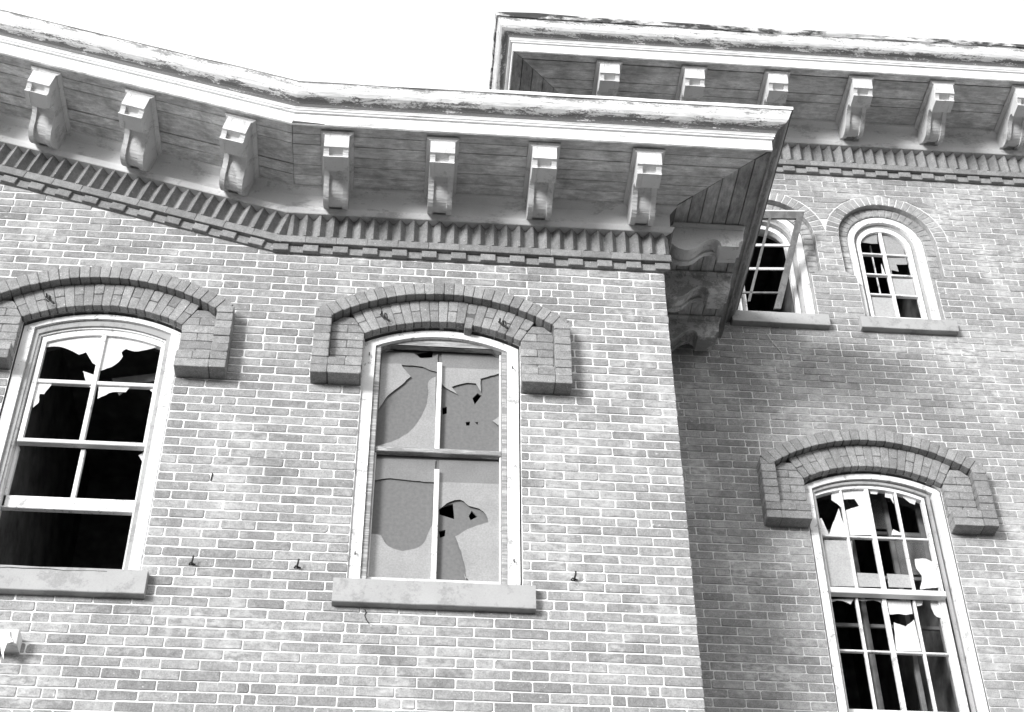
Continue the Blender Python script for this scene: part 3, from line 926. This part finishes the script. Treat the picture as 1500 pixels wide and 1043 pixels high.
def bar(nm, par, x0, x1, y0, y1, z0, z1, mat, bev=.004, label=None):
    g_ = G()
    b = min(bev, (x1 - x0) * .3, (z1 - z0) * .3)
    vs = [(x0, y1, z0), (x1, y1, z0), (x1, y1, z1), (x0, y1, z1), (x0, y0 + b, z0), (x1, y0 + b, z0), (x1, y0 + b, z1), (x0, y0 + b, z1),
          (x0 + b, y0, z0 + b), (x1 - b, y0, z0 + b), (x1 - b, y0, z1 - b), (x0 + b, y0, z1 - b)]
    fs = [(0, 3, 2, 1), (8, 9, 10, 11)]
    for a in (0, 4):
        for i in range(4):
            j = (i + 1) % 4; fs.append((a + i, a + j, a + 4 + j, a + 4 + i))
    g_.add(vs, fs)
    return obj(nm, g_.me(nm, mat), par, label=label)
def sheet(nm, par, loops, y, th, mat, label=None):
    """a flat piece cut to an outline (first loop) with holes (others), th thick"""
    tris = tessellate_polygon([[Vector((x, z, 0)) for x, z in lp] for lp in loops])
    flat = [p for lp in loops for p in lp]
    n = len(flat)
    vs = [(x, y, z) for x, z in flat] + [(x, y + th, z) for x, z in flat]
    fs = [tuple(t) for t in tris] + [tuple(i + n for i in reversed(t)) for t in tris]
    k = 0
    for lp in loops:
        m_ = len(lp)
        for i in range(m_):
            a, b = k + i, k + (i + 1) % m_
            fs.append((a, b, b + n, a + n))
        k += m_
    return obj(nm, mesh(nm, vs, fs, mat), par, label=label)
def ragged(p, jit=.0022):
    """a broken outline: curves stay curves, points stay points, every edge a little uneven"""
    n = len(p)
    P_ = [Vector(q_) for q_ in p]
    T_ = []
    for i in range(n):
        a, b = P_[i] - P_[i - 1], P_[(i + 1) % n] - P_[i]
        T_.append((a.normalized() + b.normalized()) * .5 if a.length and b.length and a.angle(b, 0) < math.radians(58) else None)
    out_ = []
    for i in range(n):
        a, b = P_[i], P_[(i + 1) % n]
        d = b - a
        if d.length < .004: out_.append(tuple(a)); continue
        m = max(2, min(7, int(d.length / .022)))
        if abs(d.x) < .012 and d.length > .2 or abs(d.y) < .02 and d.length > .15: m = 1
        ta = T_[i].normalized() * d.length if T_[i] and T_[i].length else d
        tb = T_[(i + 1) % n].normalized() * d.length if T_[(i + 1) % n] and T_[(i + 1) % n].length else d
        for k in range(m):
            t = k / m
            q_ = a * (2 * t ** 3 - 3 * t * t + 1) + ta * (t ** 3 - 2 * t * t + t) + b * (-2 * t ** 3 + 3 * t * t) + tb * (t ** 3 - t * t)
            j = jit if k else 0
            out_.append((q_.x + U(-j, j), q_.y + U(-j, j)))
    return out_
def shards(par, polys, y, mats, th=.003):
    for i, p in enumerate(polys):
        p = ragged(p)
        sheet('glass_shard', par, [p], y + .0006 * (i % 3), th, mats[i] if isinstance(mats, (list, tuple)) else mats)
def sill(par, x0, x1, y0, z0, z1, mat='stone', depth=.16):
    g_ = G()
    n = 9
    vs, fs = [], []
    for i in range(n):
        x = x0 + (x1 - x0) * i / (n - 1)
        a, b, c = U(-.002, .002), U(-.0015, .0015), U(-.002, .002)
        vs += [(x, y0 + depth, z0), (x, y0 + c, z0 + .004 + b), (x, y0 + .004 + c, z0 + b), (x, y0 + c, z1 - .006 + a), (x, y0 + .006 + c, z1 + a), (x, y0 + depth, z1 + .02)]
        vs[-5], vs[-4] = (x, y0 + .004 + c, z0 + b), (x, y0 + c, z0 + .004 + b)
    for i in range(n - 1):
        for k in range(6): fs.append((i * 6 + k, i * 6 + 6 + k, i * 6 + 6 + (k + 1) % 6, i * 6 + (k + 1) % 6))
    fs += [tuple(range(6)), tuple(range((n - 1) * 6, n * 6))]
    g_.add(vs, fs)
    return obj('window_sill', g_.me('window_sill', mat), par)
def room(par, x0, x1, y0, y1, z0, z1):
    """the dark room behind an opening; open only to the window"""
    vs = [(x0, y0, z0), (x1, y0, z0), (x1, y1, z0), (x0, y1, z0), (x0, y0, z1), (x1, y0, z1), (x1, y1, z1), (x0, y1, z1)]
    obj('room', mesh('room', vs, [(0, 1, 2, 3), (4, 5, 6, 7), (1, 2, 6, 5), (2, 3, 7, 6), (3, 0, 4, 7)], 'dark'), par)
def liner(par, xc, pts, y0, y1, mat='joint'):
    vs, fs = [], []
    for x, z in pts: vs += [(xc + x, y0, z), (xc + x, y1, z)]
    for i in range(len(pts) - 1): fs.append((2 * i, 2 * i + 1, 2 * i + 3, 2 * i + 2))
    obj('window_reveal', mesh('window_reveal', vs, fs, mat), par)

# --- left window of the front wing: lower sash raised, most panes gone
zc = -ZC
wa = bandobj('window', front, XA, outline(.509, 1.045, zc, -2.58), outline(.442, 1.008, zc, -2.58), .015, .16, 'white',
             label='left window, its lower sash pushed up and its panes mostly smashed out')
liner(wa, XA, outline(.515, RA, zc, -2.66), .001, .34)
bandobj('window_stop', wa, XA, outline(.441, 1.0075, zc, -2.58), outline(.412, .962, zc, -2.58), .035, .06, 'stop')
bandobj('window_stop', wa, XA, outline(.4119, .9615, zc, -2.58), outline(.400, .950, zc, -2.58), .05, .16, 'white')
sa = bandobj('sash', wa, XA + .012, outline(.398, .948, zc, -1.56), outline(.370, .905, zc, -1.56), .062, .10, 'white', label='upper sash with broken panes')
bar('sash', wa, XA + .012 - .398, XA + .012 + .398, .058, .105, -1.592, -1.562, 'bracket')
bar('muntin', wa, XA - .012, XA + .018, .062, .10, -1.56, -.68, 'white')
bar('muntin', wa, XA - .358, XA - .013, .066, .098, -1.108, -1.078, 'trim')
bar('muntin', wa, XA + .019, XA + .382, .066, .098, -1.106, -1.076, 'trim')
bar('sash_stile', wa, XA - .399, XA - .378, .108, .145, -2.05, -1.594, 'white')
bar('sash_stile', wa, XA + .395, XA + .425, .108, .145, -2.05, -1.594, 'white')
bar('sash_rail', wa, XA - .40, XA + .425, .108, .146, -2.055, -1.965, 'white')
bar('muntin', wa, XA + .0, XA + .028, .11, .142, -1.964, -1.594, 'white')
shards(wa, GA_UP, .080, 'glass_white')
shards(wa, GA_LO, .125, 'glass_white')
room(wa, XA - .516, XA + .516, .341, 2.6, -2.9, .0)
sill(wa, -4.42, -3.19, -.06, -2.73, -2.568)
sheet('curtain_rag', wa, [[(XA + .05, -.86), (XA + .36, -.79), (XA + .38, -.85), (XA + .2, -.9), (XA + .12, -1.0)]], .30, .01, 'board')

# --- middle window: boarded behind its broken glass
wb = bandobj('window', front, XB - .004, outline(.511, 1.045, zc, -2.58), outline(.436, .990, zc, -2.58), .015, .16, 'white',
             label='middle window, boarded up behind its broken glass')
liner(wb, XB, outline(.515, RA, zc, -2.66), .001, .34)
xm = XB + .0
bar('window_stop', wb, XB - .4395, XB - .402, .030, .15, -2.58, -.665, 'wood')
bar('window_stop', wb, XB + .398, XB + .4315, .030, .15, -2.58, -.665, 'wood')
tym = [(XB - .004 + x, z) for x, z in outline(.4355, .9895, zc, -.66)[1:-1]]
sheet('head_board', wb, [[(XB - .4395, -.664)] + tym + [(XB + .4315, -.664)]], .045, .05, 'wood')
bar('sash', wb, XB - .4015, XB + .3975, .055, .10, -1.545, -1.508, 'wood', label='grey weathered meeting rail')
bar('sash_rail', wb, XB - .4015, XB + .3975, .07, .11, -2.50, -2.472, 'bracket')
bar('sash_stile', wb, XB - .4015, XB - .392, .07, .11, -2.471, -1.546, 'bracket')
bar('sash_stile', wb, XB + .386, XB + .3975, .07, .11, -2.471, -.69, 'white')
bar('muntin', wb, XB - .026, XB + .006, .068, .10, -1.507, -.78, 'white')
bar('muntin', wb, XB - .022, XB + .010, .068, .10, -2.471, -1.66, 'white')
shards(wb, GB, .098, 'glass')
shards(wb, GB_SHADE, .1005, 'glass_shade')
holes = [h for h in GB_HOLES]
sheet('backing_board', wb, [[(XB - .43, -2.52), (XB + .43, -2.52), (XB + .43, -.60), (XB - .43, -.60)]] + holes, .112, .012, 'board', label='grey backing board with small punched holes')
room(wb, XB - .516, XB + .516, .341, 2.6, -2.9, .0)
sill(wb, -2.125, -.945, -.06, -2.73, -2.568)

# --- lower window of the rear wing
zc = SD - ZC
XS = 1.668
wd = bandobj('window', rear, 1.690, outline(.508, 1.045, zc, -2.62), outline(.452, 1.000, zc, -2.62), YD + .015, YD + .16, 'white',
             label='tall sixteen pane window of the rear wing, half its panes broken')
liner(wd, XD, outline(.515, RA, zc, -2.73), YD + .001, YD + .34)
bandobj('window_stop', wd, 1.678, outline(.4415, .9895, zc, -2.62), outline(.420, .968, zc, -2.62), YD + .035, YD + .06, 'stop')
bandobj('sash', wd, XS, outline(.418, .966, zc, -1.60), outline(.396, .940, zc, -1.60), YD + .055, YD + .10, 'white', label='upper sash of eight panes')
bar('sash_rail', wd, XS - .43, XS + .43, YD + .05, YD + .11, -1.645, -1.600, 'trim')
bar('sash_stile', wd, XS - .43, XS - .40, YD + .11, YD + .15, -2.55, -1.62, 'white')
bar('sash_stile', wd, XS + .385, XS + .44, YD + .11, YD + .15, -2.55, -1.62, 'white')
bar('sash_rail', wd, XS - .43, XS + .44, YD + .11, YD + .15, -2.60, -2.515, 'white')
for j, x in enumerate((1.468, 1.664, 1.880)):
    w = .016 if j == 1 else .009
    bar('muntin', wd, x - w, x + w, YD + .06, YD + .095, -1.60, arc(.94, zc, x - XS) + .004, 'white')
    bar('muntin', wd, x - w, x + w, YD + .112, YD + .145, -2.514, -1.645, 'white')
xs_ = [XS - .396, 1.468, 1.664, 1.880, XS + .396]
for a, b in zip(xs_, xs_[1:]):
    bar('muntin', wd, a + .008, b - .008, YD + .064, YD + .093, -1.165, -1.148, 'white')
    bar('muntin', wd, a + .008, b - .008, YD + .115, YD + .143, -2.075, -2.060, 'white')
shards(wd, GD_UP, YD + .08, ['glass_white'] * 7 + ['glass_dim', 'glass_dim', 'glass_dim', 'glass_white'])
shards(wd, GD_LO, YD + .128, 'glass_white')
room(wd, XD - .516, XD + .516, YD + .341, YD + 2.6, -2.9, -.1)
# the second sash standing inside, seen through the broken one
yi = YD + .27
for x in (XD - .42, XD - .12, XD + .18, XD + .43): bar('inner_sash_bar', wd, x - .018, x + .018, yi, yi + .03, -2.5, -.62, 'inner')
for z in (-.95, -1.34, -1.75): bar('inner_sash_bar', wd, XD - .44, XD + .45, yi + .032, yi + .05, z - .015, z + .015, 'inner')
for x0, x1, z0, z1, m_ in ((XD - .40, XD - .14, -1.32, -.97, 'glass_clear'), (XD + .2, XD + .41, -1.32, -.97, 'glass_clear'), (XD - .10, XD + .16, -.93, -.66, 'glass_clear')):
    sheet('inner_pane', wd, [[(x0, z0), (x1, z0), (x1, z1), (x0, z1)]], yi + .01, .003, m_)
sill(wd, XD - .60, XD + .60, YD - .06, -2.80, -2.645)

# --- right-hand round arched window
def round_window(xc, label):
    w = bandobj('window', rear, xc, outline(RQ - .003, RQ - .0035, ZU, .90), outline(.268, .2685, ZU, .90), YD + .065, YD + .30, 'white', label=label)
    bandobj('window_stop', w, xc, outline(.2675, .268, ZU, .90), outline(.240, .2405, ZU, .90), YD + .10, YD + .135, 'stop')
    room(w, xc - .33, xc + .33, YD + .341, YD + 2.4, .6, 2.5)
    liner(w, xc, outline(RQ - .001, RQ - .0015, ZU, .80), YD + .301, YD + .341)
    sill(w, xc - .395, xc + .395, YD - .06, .785, .905)
    return w
wu = round_window(XU[1], 'narrow round arched window with panes both missing and whole')
bandobj('sash', wu, XU[1] - .005, outline(.238, .2385, ZU, .905), outline(.208, .200, ZU - .01, .905), YD + .10, YD + .15, 'white')
bar('muntin', wu, XU[1] - .018, XU[1] + .008, YD + .105, YD + .145, 1.06, ZU + .19, 'white')
for z in (1.785, 1.545, 1.315):
    bar('muntin', wu, XU[1] - .212, XU[1] - .019, YD + .108, YD + .14, z - .009, z + .009, 'trim')
    bar('muntin', wu, XU[1] + .009, XU[1] + .203, YD + .108, YD + .14, z - .009, z + .009, 'white')
bar('sash_rail', wu, XU[1] - .212, XU[1] + .203, YD + .10, YD + .15, .906, 1.06, 'white')
shards(wu, GU, YD + .125, ['glass', 'glass', 'glass_white', 'glass', 'glass_dim', 'glass_dim'])
bar('inner_sash_bar', wu, XU[1] - .072, XU[1] - .063, YD + .22, YD + .24, 1.0, 2.0, 'bracket')

# --- left-hand round arched window with its outer sash hanging out
wl = round_window(XU[0], 'round arched window behind the cornice end, its square outer sash hanging out')
bandobj('sash', wl, XU[0], outline(.238, .2385, ZU, .905), outline(.205, .200, ZU - .01, .905), YD + .14, YD + .19, 'white')
TR, BR_ = Vector((1.480, 1.05, 1.914)), Vector((1.246, 1.372, 1.080))
ux = Vector((-.326, 0, -.020)).normalized() * .54
hs = G()
def quadbox(g_, a, b, c, d, th):
    """a slab with corners a b c d, th thick away from the viewer"""
    nrm = (b - a).cross(d - a).normalized() * th
    if nrm.y < 0: nrm = -nrm
    vs = [a, b, c, d] + [p + nrm for p in (a, b, c, d)]
    g_.add(vs, [(0, 1, 2, 3), (7, 6, 5, 4), (0, 4, 5, 1), (1, 5, 6, 2), (2, 6, 7, 3), (3, 7, 4, 0)])
def P2(u, v): return TR + ux * u + (BR_ - TR) * v       # u to the left 0..1, v down 0..1
hg = empty('hanging_sash', P2(.5, 1.0) + Vector((0, 0, Z0)),
           'loose square window sash leaning out of the round arched window behind the cornice end', 'window sash')
def piece(nm, u0, u1, v0, v1, th=.03, mat='inner', lift=0):
    g_ = G()
    quadbox(g_, P2(u0, v0), P2(u1, v0), P2(u1, v1), P2(u0, v1), th)
    return obj(nm, g_.me(nm, mat), hg)
M['sash_grey'] = paint_mat('grey_sash_paint', .20, .10, .5, (1, 1, 1), 14, .6)
M['sash_light'] = paint_mat('light_sash_paint', .75, .3, .4, (1, 1, 1), 14, .6)
piece('sash_rail', -.0, 1.0, .0, .012, .045, 'sash_light')
piece('sash_rail', .0, 1.0, .0121, .085, .034, 'sash_grey')
piece('sash_stile', .0, .10, .0851, 1.0, .034, 'sash_grey')
piece('sash_stile', .90, 1.0, .0851, 1.0, .034, 'sash_grey')
for v in (.36, .60): piece('muntin', .1001, .8999, v - .011, v + .011, .022, 'sash_light')
piece('muntin', .1001, .8999, .84 - .008, .84 + .008, .022, 'sash_grey')
piece('muntin', .50, .54, .0851, .929, .016, 'sash_grey')

# ---------------------------------------------------------------- roofs
g = G()
zt = ZF + .87
t_ = .87
pe = PB + SV * S_END + TV * t_
pm = Vector((PB.x + TT * t_, 0, ZF + t_))
for y0_, y1_, dz in ((-.80, 4.0, .25),):
    g.add([(pe.x, y0_, pe.z - .01), (pm.x, y0_, pm.z - .01), (pm.x, y1_, pm.z - .01), (pe.x, y1_, pe.z - .01)], [(0, 1, 2, 3)])
    g.add([(pm.x, y0_, pm.z - .01), (.80, y0_, pm.z - .01), (.80, YD, pm.z - .01), (-.3, YD, pm.z - .01), (-.3, y1_, pm.z - .01), (pm.x, y1_, pm.z - .01)], [(0, 1, 2, 3, 4, 5)])
obj('roof', g.me('roof', 'roof'), front)
g = G()
g.add([(-1.1, YD - .80, ZD + .925), (7.3, YD - .80, ZD + .925), (7.3, YD + 5.5, ZD + 1.05), (-1.1, YD + 5.5, ZD + 1.05)], [(0, 1, 2, 3)])
obj('roof', g.me('roof', 'roof'), rear)

# ---------------------------------------------------------------- iron hooks, insulator stubs, the torn board at the left edge
def rod(g_, pts, r=.006, n=6):
    rings = []
    for i, p in enumerate(pts):
        p = Vector(p)
        d = (Vector(pts[min(i + 1, len(pts) - 1)]) - Vector(pts[max(i - 1, 0)])).normalized()
        a = d.cross(Vector((.3, .2, 1))).normalized(); b = d.cross(a)
        rings.append([p + a * r * math.cos(2 * math.pi * k / n) + b * r * math.sin(2 * math.pi * k / n) for k in range(n)])
    vs = [v for rg in rings for v in rg]
    fs = [(i * n + k, i * n + (k + 1) % n, (i + 1) * n + (k + 1) % n, (i + 1) * n + k) for i in range(len(pts) - 1) for k in range(n)]
    fs += [tuple(range(n)), tuple(range((len(pts) - 1) * n, len(pts) * n))]
    g_.add(vs, fs)
for x, z in ((-2.952, -2.485), (-2.342, -2.48), (-.71, -2.49)):
    g = G(); rod(g, [(0, .01, 0), (0, -.035, 0), (.004, -.045, .012), (.006, -.045, .035)], .006)
    rod(g, [(-.018, -.006, .0), (-.012, -.02, .004), (.02, -.012, -.004)], .005)
    obj('iron_hook', g.me('iron_hook', 'iron'), front, (x, 0, z))
for x, z in ((-4.125, -.52), (-1.925, -.53), (-1.135, -.545)):
    g = G()
    rod(g, [(-.03, -.068, .03), (.03, -.068, -.025)], .007)
    rod(g, [(0, -.06, 0), (0, -.11, .004), (.012, -.115, -.01), (.018, -.10, -.03), (0, -.095, -.038), (-.014, -.10, -.025)], .0045)
    rod(g, [(-.022, -.063, .026), (-.022, -.1, .03)], .006)
    obj('wire_bracket', g.me('wire_bracket', 'iron'), front, (x, 0, z))
g = G(); rod(g, [(0, .0, .01), (.003, -.01, 0), (-.002, -.008, -.05)], .004)
obj('iron_hook', g.me('iron_hook', 'iron'), front, (-2.916, 0, -1.83))
tb = bar('torn_board', front, -4.30, -3.822, -.11, -.0, -3.108, -3.018, 'trim', label='torn end of a white painted board at the left edge')
sheet('torn_tin', tb, [[(-4.02, -3.03), (-3.872, -3.034), (-3.862, -3.07), (-3.84, -3.102), (-3.87, -3.115), (-3.876, -3.17), (-3.868, -3.215), (-3.888, -3.175), (-3.905, -3.12), (-4.02, -3.10)]], -.122, .006, 'roof_edge')
g = G()
rod(g, [(0, 0, 0), (.01, 0, -.004)], .012)
rod(g, [(-.012, 0, .008), (0, 0, .016), (.016, 0, .004)], .007)
obj('paint_flake', g.me('paint_flake', 'white'), front, (-1.712, -.36, ZF + .572))
for x, z in ((-1.925, -2.785),):
    g = G(); rod(g, [(-.008, -.006, .04), (.0, -.006, .02), (-.006, -.006, 0), (.006, -.006, -.03), (.02, -.006, -.05)], .0035)
    obj('crack', g.me('crack', 'iron'), front, (x, 0, z))
for x, z in ((XB - .478, -.80), (XB - .478, -2.36), (XB + .468, -.86), (XB + .468, -2.37)):
    g = G(); rod(g, [(0, .016, .012), (0, -.006, .010), (.001, -.008, -.014)], .004)
    obj('shutter_pin', g.me('shutter_pin', 'iron'), wb, (x, 0, z))
g = G(); rod(g, [(-4.30 + .08 * k, -.0605, -2.590 + U(-.006, .006)) for k in range(12)], .0022, 4)
obj('crack', g.me('crack', 'iron'), front)
# dark wedge painted in for the unlit gap beside the bend of the cornice
g = G(); g.add([(PB.x + .078, -.7035, ZF + .569), (PB.x + .30, -.7035, ZF + .569), (PB.x + .082, -.7035, ZF + .588), (PB.x + .078, -.690, ZF + .569), (PB.x + .30, -.690, ZF + .569), (PB.x + .082, -.690, ZF + .588)],
               [(0, 1, 2), (3, 5, 4), (0, 3, 4, 1), (1, 4, 5, 2), (2, 5, 3, 0)])
obj('dark_gap_wedge', g.me('dark_gap_wedge', 'joint'), front)
# dangling wire from the hanging window's sill
g = G(); rod(g, [(1.06, YD - .02, .70), (1.10, YD - .01, .62), (1.16, YD - .008, .52), (1.17, YD - .008, .40)], .003)
obj('loose_wire', g.me('loose_wire', 'bracket'), rear)
